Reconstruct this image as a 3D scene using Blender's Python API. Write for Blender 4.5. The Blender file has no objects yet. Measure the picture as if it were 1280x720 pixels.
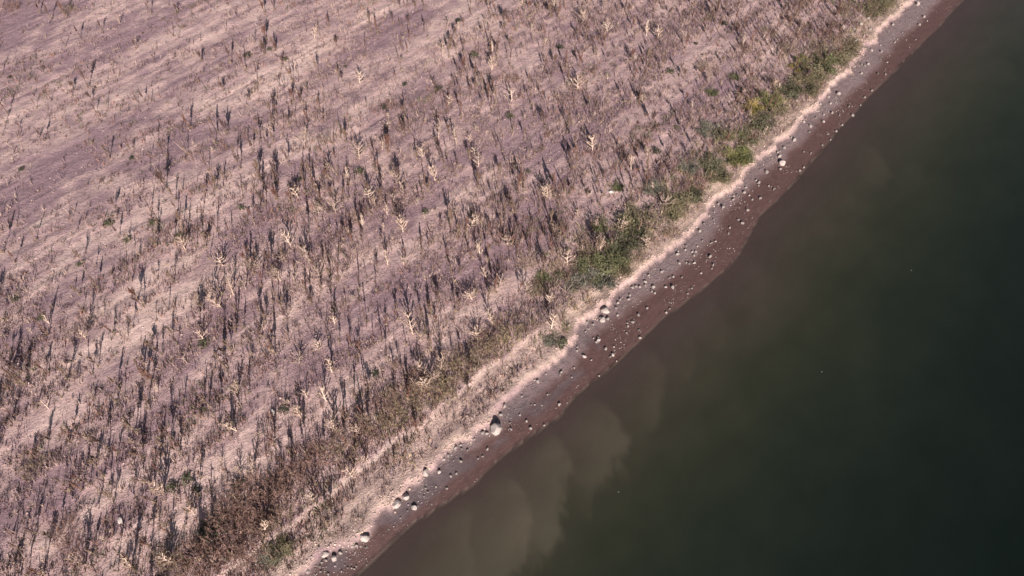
import bpy, math, random
import numpy as np
from mathutils import Vector

random.seed(7)
rng = np.random.default_rng(11)
SC = bpy.context.scene
COL = SC.collection
R = math.radians

# ------------------------------------------------------------------ camera, sky, sun, exposure
CAM_H, PITCH, FPX = 41.0, 55.7, 900.0            # metres above the field, degrees below the horizon, focal length in 1280-px pixels
SUN_EL, SHADOW_AZ = 28.0, 11.7                   # shadows run away from the camera and 11.7 degrees to its left
cam_d = bpy.data.cameras.new('camera'); cam = bpy.data.objects.new('camera', cam_d); COL.objects.link(cam)
cam.location = (0, 0, CAM_H); cam.rotation_euler = (R(90 - PITCH), 0, 0)
cam_d.sensor_width = 36; cam_d.lens = FPX / 1280 * 36; cam_d.clip_start = 0.5; cam_d.clip_end = 3000
SC.camera = cam

world = bpy.data.worlds.new('World'); SC.world = world; world.use_nodes = True
wn = world.node_tree.nodes; wl = world.node_tree.links
for n in list(wn): wn.remove(n)
sky = wn.new('ShaderNodeTexSky'); sky.sky_type = 'NISHITA'; sky.sun_disc = False
sky.sun_elevation = R(SUN_EL); sky.sun_rotation = R(180 - SHADOW_AZ)
bg = wn.new('ShaderNodeBackground'); bg.inputs[1].default_value = 0.05
wo = wn.new('ShaderNodeOutputWorld'); wl.new(sky.outputs[0], bg.inputs[0]); wl.new(bg.outputs[0], wo.inputs[0])

sd = bpy.data.lights.new('sun', 'SUN'); sd.energy = 5.0; sd.angle = R(0.53); sd.color = (1.0, 0.935, 0.89)
sun = bpy.data.objects.new('sun', sd); COL.objects.link(sun)
ldir = Vector((-math.sin(R(SHADOW_AZ)) * math.cos(R(SUN_EL)), math.cos(R(SHADOW_AZ)) * math.cos(R(SUN_EL)), -math.sin(R(SUN_EL))))
sun.rotation_euler = ldir.to_track_quat('-Z', 'Y').to_euler(); sun.location = (10, -40, 60)

vs = SC.view_settings
vs.view_transform = 'Standard'; vs.look = 'None'; vs.exposure = 0.56; vs.gamma = 1.0; vs.use_curve_mapping = False
SC.cycles.max_bounces = 6; SC.cycles.diffuse_bounces = 3; SC.cycles.transparent_max_bounces = 8

# ------------------------------------------------------------------ pixel <-> place
cp, sp = math.cos(R(PITCH)), math.sin(R(PITCH))
def ground(px, py, z=0.0):
    a = (np.asarray(px, float) - 640) / FPX; b = (360 - np.asarray(py, float)) / FPX
    dy = cp + b * sp; dz = -sp + b * cp
    t = (z - CAM_H) / dz
    return a * t, dy * t
def project(x, y, z):
    dz = np.asarray(z) - CAM_H
    f = y * cp - dz * sp; up = y * sp + dz * cp
    return 640 + FPX * x / f, 360 - FPX * up / f
def px_per_m(x, y, z):
    return FPX / (y * cp - (z - CAM_H) * sp)
U = np.array([math.sin(R(45.0)), math.cos(R(45.0))]); V = np.array([-U[1], U[0]])   # along the shore / towards the field
def to_uv(x, y): return x * U[0] + y * U[1], x * V[0] + y * V[1]
def to_xy(u, v): return u * U[0] + v * V[0], u * U[1] + v * V[1]

def curve(pts, z):
    p = np.array(pts, float); x, y = ground(p[:, 0], p[:, 1], z); u, v = to_uv(x, y)
    o = np.argsort(u); return u[o], v[o]
WATER_Z = -1.0
wu, wv = curve([(1203,0),(1165,42),(1129,77),(1090,116),(1052,157),(1010,207),(971,251),(950,268),(918,326),(889,352),(850,382),(829,397),
                (800,424),(769,454),(718,494),(700,519),(668,541),(643,559),(618,577),(593,605),(546,634),(509,659),(459,706),(440,722)], WATER_Z)
lu, lv = curve([(1137,0),(1115,21),(1102,35),(1087,51),(1065,78),(1051,96),(1035,108),(1006,140),(984,160),(964,180),(943,205),(918,226),(902,240),
                (881,264),(863,282),(844,303),(833,311),(815,326),(792,347),(772,362),(753,379),(735,393),(722,410),(703,440),(690,449),(674,455),
                (668,466),(652,478),(632,495),(612,523),(594,533),(573,550),(551,561),(534,579),(520,594),(500,610),(473,632),(457,652),(442,664),
                (424,677),(398,692),(378,702),(356,719)], -0.45)
eu, ev = curve([(700,398),(667,418),(635,443),(600,468),(575,490),(548,512),(522,532),(490,553),(475,562),(440,590),(392,632),(369,650),(335,675),(302,699),(274,717),(255,732)], -0.1)

# ------------------------------------------------------------------ value noise
def make_noise(seed, n=256):
    t = np.random.default_rng(seed).random((n, n))
    def f(x, y):
        x = np.asarray(x, float); y = np.asarray(y, float)
        xi = np.floor(x).astype(int); yi = np.floor(y).astype(int); fx = x - xi; fy = y - yi
        fx = fx * fx * (3 - 2 * fx); fy = fy * fy * (3 - 2 * fy)
        a = t[xi % n, yi % n]; b = t[(xi + 1) % n, yi % n]; c = t[xi % n, (yi + 1) % n]; d = t[(xi + 1) % n, (yi + 1) % n]
        return (a * (1 - fx) + b * fx) * (1 - fy) + (c * (1 - fx) + d * fx) * fy
    return f
N = [make_noise(s) for s in range(6)]
def fbm(x, y, k=0, o=4):
    s = 0; a = 0.5; tot = 0
    for i in range(o):
        s = s + a * N[(k + i) % 6](x * 2 ** i + 13.7 * i, y * 2 ** i + 7.1 * i); tot += a; a *= 0.5
    return s / tot
def sm(a, b, x): t = np.clip((x - a) / (b - a), 0, 1); return t * t * (3 - 2 * t)

def v_water(u): return np.interp(u, wu, wv) + 0.10 * (fbm(u * 0.9, u * 0 + 3, 1, 3) - 0.5)
def v_lip(u): return np.interp(u, lu, lv) + 1.1 * (fbm(u * 0.7, u * 0 + 9, 2, 5) - 0.5) + .35 * (N[5](u * 3.1, u * 0 + 2) - .5)
def v_edge(u): return np.interp(u, eu, ev) + 0.45 * (fbm(u * 0.9, u * 0 + 5, 3, 4) - 0.5)
EDGE_END = eu[-1]
def edge_on(u): return 1 - sm(EDGE_END - 3, EDGE_END, u)

def height(u, v):
    u = np.asarray(u, float); v = np.asarray(v, float)
    vl, vw, ve = v_lip(u), v_water(u), v_edge(u); eo = edge_on(u)
    s = v - vl
    rough = 0.16 * (fbm(u * 0.9, v * 1.4, 0, 4) - 0.5) + 0.06 * (fbm(u * 0.30, v * 2.2, 2, 3) - 0.5) + 0.03 * sm(.55, .7, N[4](u * .12 + 3, v * 2.9)) - 0.04 * sm(.7, .8, N[1](u * .09, v * 1.3))
    far = 0.4 * (fbm(u * 0.03, v * 0.05, 4, 2) - 0.5) * sm(4, 20, s)
    plain = -0.34 * (1 - sm(0.0, 2.2, s))                                   # rounded shoulder where there is no upper step
    w = np.clip((ve - v) / np.maximum(ve - vl, 0.3), 0, 1)                  # 0 at the upper step, 1 at the lip
    terr = np.where(v < ve, -0.26 * sm(0, 0.16, ve - v) - 0.10 * w, 0.0)
    land = rough + far + plain * (1 - eo) + terr * eo
    lip_z = -0.36
    bw = np.maximum(vl - vw, 0.8)
    q = (vl - v) / bw                                                       # 0 at the lip, 1 at the water
    beach = -0.66 + (WATER_Z + 0.66) * np.clip(q, 0, 1) + 0.05 * (fbm(u * 0.7, v * 1.4, 5, 3) - 0.5) * sm(1.0, 0.8, q)
    d = vw - v
    bed = WATER_Z - 0.03 * sm(0, .12, d) - 0.10 * np.clip(d, 0, 4) - 0.30 * np.clip(d - 4, 0, 12)
    out = np.where(s > 0, land, land * (1 - sm(0, 0.28, -s)) + beach * sm(0, 0.28, -s))
    return np.where(d > 0, bed, out)

def place(px, py):
    """photo pixel -> point on the terrain"""
    z = 0.0
    for _ in range(6):
        x, y = ground(px, py, z); u, v = to_uv(x, y); z = float(height(u, v))
    return float(x), float(y), z

# ------------------------------------------------------------------ materials
def mat(name, build):
    m = bpy.data.materials.new(name); m.use_nodes = True
    nt = m.node_tree; nt.nodes.clear()
    build(nt, nt.nodes, nt.links); return m
def node(nt, t, **kw):
    n = nt.nodes.new(t)
    for k, val in kw.items():
        if k.startswith('i_'): n.inputs[k[2:].replace('_', ' ')].default_value = val
        else: setattr(n, k, val)
    return n
def mixcol(nt, fac, a, b, mode='MIX'):
    n = nt.nodes.new('ShaderNodeMix'); n.data_type = 'RGBA'; n.blend_type = mode
    for s, x in ((0, fac), (6, a), (7, b)):
        if hasattr(x, 'is_linked') or isinstance(x, bpy.types.NodeSocket): nt.links.new(x, n.inputs[s])
        else: n.inputs[s].default_value = x if s == 0 else (*x, 1)
    return n.outputs[2]
def ramp(nt, x, a, b, c0=0.0, c1=1.0):
    n = nt.nodes.new('ShaderNodeMapRange'); n.inputs[1].default_value = a; n.inputs[2].default_value = b
    n.inputs[3].default_value = c0; n.inputs[4].default_value = c1; nt.links.new(x, n.inputs[0]); return n.outputs[0]
def noise(nt, vec, scale, detail=4, rough=0.6, stretch=None):
    if stretch:
        mp = nt.nodes.new('ShaderNodeMapping'); mp.inputs['Scale'].default_value = stretch
        nt.links.new(vec, mp.inputs[0]); vec = mp.outputs[0]
    n = nt.nodes.new('ShaderNodeTexNoise'); n.inputs['Scale'].default_value = scale
    n.inputs['Detail'].default_value = detail; n.inputs['Roughness'].default_value = rough
    nt.links.new(vec, n.inputs['Vector']); return n.outputs[0]

def b_ground(nt, N_, L):
    col = node(nt, 'ShaderNodeAttribute', attribute_name='col').outputs['Color']
    veg = node(nt, 'ShaderNodeAttribute', attribute_name='litter').outputs['Fac']
    wet = node(nt, 'ShaderNodeAttribute', attribute_name='wet').outputs['Fac']
    sh = node(nt, 'ShaderNodeAttribute', attribute_name='shore').outputs['Vector']
    st = noise(nt, sh, 1.0, 6, 0.65, (2.4, 4.0, 1))          # streaks along the shore
    fine = noise(nt, sh, 9.0, 5, 0.7, (0.6, 1.3, 1))
    grit = noise(nt, sh, 34.0, 3, 0.7, (0.7, 1.2, 1))
    c = mixcol(nt, ramp(nt, st, 0.30, 0.70), (0.80, 0.78, 0.79), (1.16, 1.15, 1.13))
    c1 = mixcol(nt, 1.0, col, c, 'MULTIPLY')
    dark = N_.new('ShaderNodeMath'); dark.operation = 'MULTIPLY'
    L.new(ramp(nt, fine, 0.50, 0.66), dark.inputs[0]); L.new(veg, dark.inputs[1])
    c2 = mixcol(nt, dark.outputs[0], c1, (0.21, 0.135, 0.13))
    g = mixcol(nt, ramp(nt, grit, 0.3, 0.7), (0.72, 0.70, 0.70), (1.24, 1.24, 1.24))
    c3 = mixcol(nt, 1.0, c2, g, 'MULTIPLY')
    p = N_.new('ShaderNodeBsdfPrincipled'); L.new(c3, p.inputs['Base Color'])
    L.new(ramp(nt, wet, 0, 1, 0.95, 0.55), p.inputs['Roughness']); p.inputs['Specular IOR Level'].default_value = 0.25
    bm = N_.new('ShaderNodeBump'); bm.inputs['Strength'].default_value = 0.9; bm.inputs['Distance'].default_value = 0.12
    hsum = N_.new('ShaderNodeMath'); hsum.operation = 'ADD'; L.new(fine, hsum.inputs[0]); L.new(st, hsum.inputs[1])
    hm = N_.new('ShaderNodeMath'); hm.operation = 'MULTIPLY'; L.new(hsum.outputs[0], hm.inputs[0]); L.new(ramp(nt, wet, 0, 1, 1.0, 0.25), hm.inputs[1])
    L.new(hm.outputs[0], bm.inputs['Height']); L.new(bm.outputs[0], p.inputs['Normal'])
    o = N_.new('ShaderNodeOutputMaterial'); L.new(p.outputs[0], o.inputs[0])
M_ground = mat('sandy_ground', b_ground)

def b_water(nt, N_, L):
    col = node(nt, 'ShaderNodeAttribute', attribute_name='col').outputs['Color']
    al = node(nt, 'ShaderNodeAttribute', attribute_name='murk').outputs['Fac']
    sh = node(nt, 'ShaderNodeAttribute', attribute_name='shore').outputs['Vector']
    n1 = noise(nt, sh, 0.35, 4, 0.55, (1, 1.6, 1))
    c = mixcol(nt, ramp(nt, n1, 0.25, 0.75), (0.90, 0.90, 0.90), (1.10, 1.10, 1.10))
    c1 = mixcol(nt, 1.0, col, c, 'MULTIPLY')
    p = N_.new('ShaderNodeBsdfPrincipled'); L.new(c1, p.inputs['Base Color']); p.inputs['Roughness'].default_value = 0.12
    p.inputs['IOR'].default_value = 1.33
    bm = N_.new('ShaderNodeBump'); bm.inputs['Strength'].default_value = 0.10; bm.inputs['Distance'].default_value = 0.03
    L.new(noise(nt, sh, 2.2, 3, 0.5), bm.inputs['Height']); L.new(bm.outputs[0], p.inputs['Normal'])
    L.new(al, p.inputs['Alpha'])
    o = N_.new('ShaderNodeOutputMaterial'); L.new(p.outputs[0], o.inputs[0])
M_water = mat('murky_water', b_water)

def plant_mat(name, var=0.35, trans=0.0, attr=True):
    def b(nt, N_, L):
        oi = N_.new('ShaderNodeObjectInfo')
        c = oi.outputs['Color']
        tc = N_.new('ShaderNodeTexCoord')
        n1 = noise(nt, tc.outputs['Object'], 9.0, 3, 0.7)
        k = mixcol(nt, ramp(nt, n1, 0.3, 0.7), (1 - var,) * 3, (1 + var,) * 3)
        c = mixcol(nt, 1.0, c, k, 'MULTIPLY')
        if attr:
            a = node(nt, 'ShaderNodeAttribute', attribute_name='tint').outputs['Color']
            c = mixcol(nt, 1.0, c, a, 'MULTIPLY')
        p = N_.new('ShaderNodeBsdfPrincipled'); L.new(c, p.inputs['Base Color']); p.inputs['Roughness'].default_value = 0.8
        p.inputs['Specular IOR Level'].default_value = 0.2
        o = N_.new('ShaderNodeOutputMaterial')
        if trans:
            t = N_.new('ShaderNodeBsdfTranslucent'); L.new(c, t.inputs[0]); mx = N_.new('ShaderNodeMixShader'); mx.inputs[0].default_value = trans
            L.new(p.outputs[0], mx.inputs[1]); L.new(t.outputs[0], mx.inputs[2]); L.new(mx.outputs[0], o.inputs[0])
        else: L.new(p.outputs[0], o.inputs[0])
    return mat(name, b)
M_dry = plant_mat('dry_stem', 0.25)
M_leaf = plant_mat('leaf', 0.25, 0.25)

def b_stone(nt, N_, L):
    oi = N_.new('ShaderNodeObjectInfo'); tc = N_.new('ShaderNodeTexCoord')
    n1 = noise(nt, tc.outputs['Object'], 3.5, 6, 0.65); n2 = noise(nt, tc.outputs['Object'], 18, 4, 0.7)
    k = mixcol(nt, ramp(nt, n1, 0.3, 0.7), (0.70, 0.67, 0.65), (1.12, 1.12, 1.12))
    c = mixcol(nt, 1.0, oi.outputs['Color'], k, 'MULTIPLY')
    p = N_.new('ShaderNodeBsdfPrincipled'); L.new(c, p.inputs['Base Color']); p.inputs['Roughness'].default_value = 0.85
    bm = N_.new('ShaderNodeBump'); bm.inputs['Strength'].default_value = 0.5; bm.inputs['Distance'].default_value = 0.03
    L.new(n2, bm.inputs['Height']); L.new(bm.outputs[0], p.inputs['Normal'])
    o = N_.new('ShaderNodeOutputMaterial'); L.new(p.outputs[0], o.inputs[0])
M_stone = mat('pale_stone', b_stone)

# ------------------------------------------------------------------ mesh helpers
def mesh_np(name, verts, faces, material, smooth=False):
    me = bpy.data.meshes.new(name)
    verts = np.asarray(verts, np.float32); faces = np.asarray(faces, np.int32)
    me.vertices.add(len(verts)); me.vertices.foreach_set('co', verts.ravel())
    k = faces.shape[1]
    me.loops.add(faces.size); me.loops.foreach_set('vertex_index', faces.ravel())
    me.polygons.add(len(faces)); me.polygons.foreach_set('loop_start', np.arange(0, faces.size, k, dtype=np.int32))
    me.polygons.foreach_set('loop_total', np.full(len(faces), k, np.int32))
    if smooth: me.polygons.foreach_set('use_smooth', np.ones(len(faces), bool))
    me.materials.append(material); me.update(calc_edges=True); return me
def set_attr(me, name, kind, data):
    a = me.attributes.new(name, kind, 'POINT'); data = np.asarray(data, np.float32)
    key = {'FLOAT': 'value', 'FLOAT_VECTOR': 'vector', 'FLOAT_COLOR': 'color'}[kind]
    a.data.foreach_set(key, data.ravel())
def col4(c): return np.concatenate([c, np.ones((len(c), 1))], 1)
def link(name, me, parent=None, color=None):
    o = bpy.data.objects.new(name, me); COL.objects.link(o)
    if parent is not None: o.parent = parent
    if color is not None: o.color = (*color, 1)
    return o
def tag(o, label=None, cat=None, group=None, kind=None):
    if label: o['label'] = label
    if cat: o['category'] = cat
    if group: o['group'] = group
    if kind: o['kind'] = kind
    return o

def axis(lo, hi, step, far):
    a = list(np.arange(lo, hi + step, step)); s = step; x = a[-1]; right = []
    while x < far: s *= 1.35; x += s; right.append(x)
    s = step; x = a[0]; left = []
    while x > -far: s *= 1.35; x -= s; left.append(x)
    return np.array(left[::-1] + a + right)

def grid_mesh(name, us, vs_, zf, material):
    uu, vv = np.meshgrid(us, vs_, indexing='ij'); u = uu.ravel(); v = vv.ravel()
    x, y = to_xy(u, v); z = zf(u, v)
    nu, nv = len(us), len(vs_)
    i = np.arange(nu - 1)[:, None] * nv + np.arange(nv - 1)[None, :]
    f = np.stack([i, i + nv, i + nv + 1, i + 1], -1).reshape(-1, 4)
    me = mesh_np(name, np.stack([x, y, z], 1), f, material, True)
    set_attr(me, 'shore', 'FLOAT_VECTOR', np.stack([u, v, np.zeros_like(u)], 1))
    return me, u, v, x, y, z

# ------------------------------------------------------------------ terrain
cx, cy = ground(np.array([-40, 1320, -40, 1320, 640]), np.array([-40, -40, 760, 760, 360])); cu, cvv = to_uv(cx, cy)
fu, fv = to_uv(*ground(np.array([-40., 600., 1220, 300]), np.array([-40., -40., -40, 760])))
me, u, v, x, y, z = grid_mesh('ground', axis(cu.min() - 1, cu.max() + 1, 0.2, 900), axis(min(lv.min(), wv.min()) - 6, cvv.max() + 1, 0.14, 900), height, M_ground)
s = v - v_lip(u); bw = np.maximum(v_lip(u) - v_water(u), 0.8); q = -s / bw
vis = (np.abs(u) < 150) & (np.abs(v) < 150)
with np.errstate(all='ignore'):
    ppx, ppy = project(x, y, z)
ppx = np.where(vis, ppx, 640); ppy = np.where(vis, ppy, -900)

C = lambda *a: np.array(a)
PALE, PINK, LILAC, EARTH = C(.68,.49,.43), C(.54,.370,.345), C(.325,.213,.230), C(.26,.185,.155)
n_big = fbm(u * 0.05, v * 0.20, 0, 4); n_mid = fbm(u * 0.34, v * 0.70, 2, 5); n_sm = fbm(u * 1.2, v * 1.9, 4, 3)
# patches with low dead ground cover (lilac) and bare sand, where the photo shows them: px, py, radius along, radius across, weight
LILACS = [(70,215,9,3.2,1),(190,195,8,2.4,.9),(30,250,9,4,.7),(150,55,6,2.5,.7),(300,160,8,2,.6),(480,45,8,2.2,.9),(620,190,10,1.6,.8),(760,140,8,1.8,.6),
          (310,290,6,1.6,.8),(420,290,9,2,.7),(60,610,5,2,.8),(270,420,5,2.2,.8),(200,530,6,1.4,.8),(400,420,6,2.5,.7),(540,230,9,1.6,.7),(90,480,5,2,.5),
          (20,420,5,2.2,.6),(700,170,9,2,.5),(480,390,6,2.6,.6),(800,90,9,2,.4),(640,300,8,2.4,.5),(15,30,6,5,.9),(330,520,5,2.5,.5),(880,120,6,2,.4)]
BARES = [(350,90,10,3.5,.8),(330,215,12,1.6,1),(500,5,8,2,1),(120,150,8,3,.7),(560,60,8,1.6,.6),(230,40,9,2.5,.7),(200,345,8,1.2,.8),(130,430,7,1.2,.8),(210,400,8,1.0,.8),
         (290,590,4,2.6,.7),(60,530,4,1.6,.6),(240,470,6,.9,.6),(620,110,8,1.2,.5),(30,690,2.5,1.4,.6),(180,570,4,1.4,.7),(440,95,10,2,.5)]
lil = np.zeros_like(u); bare = np.zeros_like(u)
wob = (fbm(u * .35, v * .6, 1, 3) - .5)
for arr, lst in ((lil, LILACS), (bare, BARES)):
    for (px, py, ra, rc, wgt) in lst:
        gx, gy = ground(px, py); gu, gv = to_uv(gx, gy)
        d = np.sqrt(((u - gu) / ra) ** 2 + ((v - gv) / rc) ** 2) + wob * 1.6
        arr[:] = np.maximum(arr, wgt * (1 - sm(0.35, 1.15, d)))
k = np.clip(0.46 + .8 * (n_big - .5) + 1.0 * (n_mid - .5) - 0.75 * lil + 0.50 * bare + .9 * (n_sm - .5), 0, 1)
furrow = sm(.62, .74, fbm(u * .06, v * 2.6, 3, 2))
k = np.clip(k - .22 * furrow * (1 - lil), 0, 1)
k3 = k[:, None]
col = np.where(k3 < .5, LILAC + (PINK - LILAC) * (k3 * 2), PINK + (PALE - PINK) * (k3 * 2 - 1))
litter = np.clip(0.9 - 0.85 * bare + .2 * lil, 0.05, 1)
# slope of dry grass between the upper step and the lip
eo = edge_on(u); ve = v_edge(u)
slope_m = np.where((s > 0), np.maximum(eo * (1 - sm(-.1, .1, v - ve)), (1 - eo) * (1 - sm(.4, 2.6, s))), 0)
SLOPE = C(.49,.355,.30); SLOPE = SLOPE * eo[:, None] + C(.35,.255,.20) * (1 - eo[:, None]); col = col + (SLOPE * (0.55 + .9 * n_sm[:, None]) - col) * (0.85 * slope_m)[:, None]
edge_face = eo * np.exp(-((v - ve + .13) / .12) ** 2) * sm(.35, .6, fbm(u * .5, v * 0 + 4, 1, 3))
col = col + (C(.52,.42,.37) - col) * (.5 * edge_face)[:, None]
# crumbling cream lip of the bank
lip = np.exp(-((s + .10 - .25 * n_sm) / .19) ** 2) * np.clip(-.95 + 2.8 * fbm(u * .5, v * .4 + 2, 5, 3), 0, 1)
lip2 = np.exp(-((s - .75) / .45) ** 2) * sm(.45, .65, fbm(u * .35, v * 1.1, 0, 3)) * .7
lipm = np.clip(np.maximum(lip, lip2), 0, 1)
col = col + (C(.58,.43,.35) - col) * lipm[:, None]
# beach: dry lilac sand above, wet red-brown sand below
sb = sm(0.05, .45, -s)
wl_n = 0.36 + .17 * sm(38, 62, u) + .25 * (fbm(u * .22, v * .3, 3, 3) - .5) - .12 * sm(20, 0, u) 
wet = sm(wl_n - .16, wl_n + .16, q)
bc = C(.222,.160,.158) + (C(.104,.058,.052) - C(.222,.160,.158)) * wet[:, None]
grey = sm(.45, .65, fbm(u * .45, v * .9, 4, 3)) * sm(.1, .35, q) * sm(.85, .6, q) * (u < np.interp(1, [0, 1], [0, 1]) * to_uv(*ground(760, 430))[0])
bc = bc + (C(.115,.088,.092) - bc) * (.75 * grey)[:, None]
bc = bc * (1 - .62 * np.exp(-((q - 1.0) * bw / .11) ** 2) * sm(.3, .6, fbm(u * .3, v * 0 + 6, 0, 3)))[:, None]            # soaked rim at the water's edge
col = col + (bc - col) * sb[:, None]
wet = np.clip(wet * sb + (q > 1), 0, 1)
litter = litter * (1 - sb) * (1 - .5 * lipm)
col = np.where((q > 1.0)[:, None], C(.12,.085,.068), col)
set_attr(me, 'col', 'FLOAT_COLOR', col4(np.clip(col, 0, 1))); set_attr(me, 'litter', 'FLOAT', litter); set_attr(me, 'wet', 'FLOAT', wet)
tag(link('ground', me), 'pinkish sandy field sloping over a low bank to a brown beach', kind='structure')

# ------------------------------------------------------------------ water
wme, u, v, x, y, z = grid_mesh('water', axis(cu.min() - 1, cu.max() + 1, 0.3, 900), np.concatenate([axis(min(cvv.min(), wv.min()) - 1, wv.max() + 1.5, 0.25, 900)]), lambda u, v: np.full_like(u, WATER_Z), M_water)
keep_v = v_water(u)
d = keep_v - v                                                               # metres from the waterline
# width of the stirred-up sediment, from the photo's plume outline
pu, pv = curve([(1185,120),(1105,170),(1095,215),(1000,285),(1010,300),(950,335),(945,380),(860,430),(815,470),(822,495),(770,530),(760,560),(700,600),(690,650),(640,670),(590,715),(560,740)], WATER_Z)
pw = np.interp(u, np.sort(pu), pv[np.argsort(pu)])
plume_w = np.maximum(keep_v - pw, 1.0)
wob = fbm(u * .30, v * .30, 2, 5) - .5; wob2 = fbm(u * .9, v * .7, 4, 4) - .5
t = d / plume_w + .8 * wob + .35 * wob2
# lobes with a crisp lakeward rim
lobe = np.zeros_like(u)
LOBES = [(668,585,4.6,1),(735,545,3.8,.9),(600,648,4.6,.95),(800,485,3.0,.55),(650,668,1.5,.5),(935,348,2.6,.40),(990,298,2.6,.30),(1085,205,2.8,.35),(885,405,2.6,.35),(540,690,4.0,.8),(850,440,2.2,.35)]
for (px, py, ra, wl_) in LOBES:
    gx, gy = ground(px, py, WATER_Z); gu, gv = to_uv(gx, gy)
    a_, b_ = u - gu, v - gv
    e1, e2 = (x - gx) / ra, (y - gy) / ra                                    # across / away in the picture
    dd = np.sqrt((e1 / np.where(e1 > 0, .55, 1.5)) ** 2 + (e2 / np.where(e2 > 0, .9, 1.0)) ** 2) + .75 * wob + .75 * wob2
    lobe = np.maximum(lobe, wl_ * (1 - sm(np.where(e1 > 0, .76, .45), np.where(e1 > 0, 1.08, 1.6), dd)) * np.clip(.52 + .85 * e1, .08, 1))
dn = np.clip(d + 2.4 * wob * sm(.5, 6, d) + .8 * wob2 * sm(.5, 3, d), 0, 60)
KEY = [0, 1.2, 2.8, 4.8, 7.4, 11, 16, 23, 33]
CR = [.078, .070, .058, .043, .0300, .0190, .0115, .0065, .0038]
CG = [.052, .050, .046, .039, .0315, .0235, .0160, .0104, .0068]
CB = [.046, .042, .034, .026, .0190, .0150, .0112, .0075, .0048]
wc = np.stack([np.interp(dn, KEY, c_) for c_ in (CR, CG, CB)], 1) * .88
fade = np.clip(sm(.2, 1.6, d) * (.45 + .9 * (fbm(u * .45, v * .45, 3, 5))), 0, 1) * (.50 + .50 * sm(34, 8, u))
wc = wc + (C(.108,.088,.060) - wc) * (np.minimum(.85, .72 * lobe * fade))[:, None]
murk = sm(-.05, 1.1, d + .5 * wob2) * .82 + .18 * sm(1, 5, d)
murk = np.maximum(murk, sm(0, .22, d) * .80)
set_attr(wme, 'col', 'FLOAT_COLOR', col4(wc)); set_attr(wme, 'murk', 'FLOAT', murk)
tag(link('water', wme), 'murky green water with brown sediment along the shore', kind='structure')

# ------------------------------------------------------------------ plant shapes (numpy vertex and triangle lists)
class MB:
    def __init__(self): self.v = []; self.f = []; self.t = []; self.n = 0
    def add(self, v, f, t=1.0):
        v = np.asarray(v, float); self.v.append(v); self.f.append(np.asarray(f, int) + self.n)
        tt = np.ones((len(v), 3)) * np.asarray(t); self.t.append(tt); self.n += len(v)
    def tube(self, pts, rads, sides=3, t=1.0):
        pts = np.asarray(pts, float); n = len(pts); vv = []
        for i in range(n):
            d = pts[min(i + 1, n - 1)] - pts[max(i - 1, 0)]; d = d / (np.linalg.norm(d) + 1e-9)
            a = np.cross(d, (0.31, 0.95, 0.05)); a /= np.linalg.norm(a) + 1e-9; b = np.cross(d, a)
            for k in range(sides):
                an = 2 * math.pi * k / sides; vv.append(pts[i] + rads[i] * (math.cos(an) * a + math.sin(an) * b))
        f = []
        for i in range(n - 1):
            for k in range(sides):
                p, q_ = i * sides + k, i * sides + (k + 1) % sides
                f += [(p, q_, q_ + sides), (p, q_ + sides, p + sides)]
        self.add(vv, f, t)
    def knob(self, c, r, h=None, t=1.0):
        h = h or r; c = np.asarray(c)
        o = np.array([(r,0,0),(0,r,0),(-r,0,0),(0,-r,0),(0,0,h),(0,0,-h)])
        an = random.random() * 3; o[:, :2] = o[:, :2] @ np.array([[math.cos(an), -math.sin(an)], [math.sin(an), math.cos(an)]])
        self.add(c + o, [(0,1,4),(1,2,4),(2,3,4),(3,0,4),(1,0,5),(2,1,5),(3,2,5),(0,3,5)], t)
    def blade(self, base, tip, w, t=1.0, bend=0.0):
        base = np.asarray(base, float); tip = np.asarray(tip, float); d = tip - base
        s = np.cross(d, (0, 0, 1)); n = np.linalg.norm(s); s = s / n if n > 1e-6 else np.array((1., 0, 0))
        m = (base + tip) / 2 + np.array((0, 0, bend))
        self.add([base - s * w * .4, base + s * w * .4, m + s * w, m - s * w, tip], [(0,1,2),(0,2,3),(3,2,4)], t)
    def arrays(self): return np.concatenate(self.v), np.concatenate(self.f), np.concatenate(self.t)
    def mesh(self, name, material):
        v_, f_, t_ = self.arrays(); me = mesh_np(name, v_, f_, material); set_attr(me, 'tint', 'FLOAT_COLOR', col4(t_)); return me

def rnd(a, b): return random.uniform(a, b)
def bent(base, direction, length, lift, n=4):
    """points of a limb that starts along direction and curls upwards by lift"""
    p = np.array(base, float); d = np.array(direction, float); d /= np.linalg.norm(d); out = [p.copy()]
    for i in range(n):
        d = d + np.array((rnd(-.06, .06), rnd(-.06, .06), lift / n)); d /= np.linalg.norm(d); p = p + d * length / n; out.append(p.copy())
    return out

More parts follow.
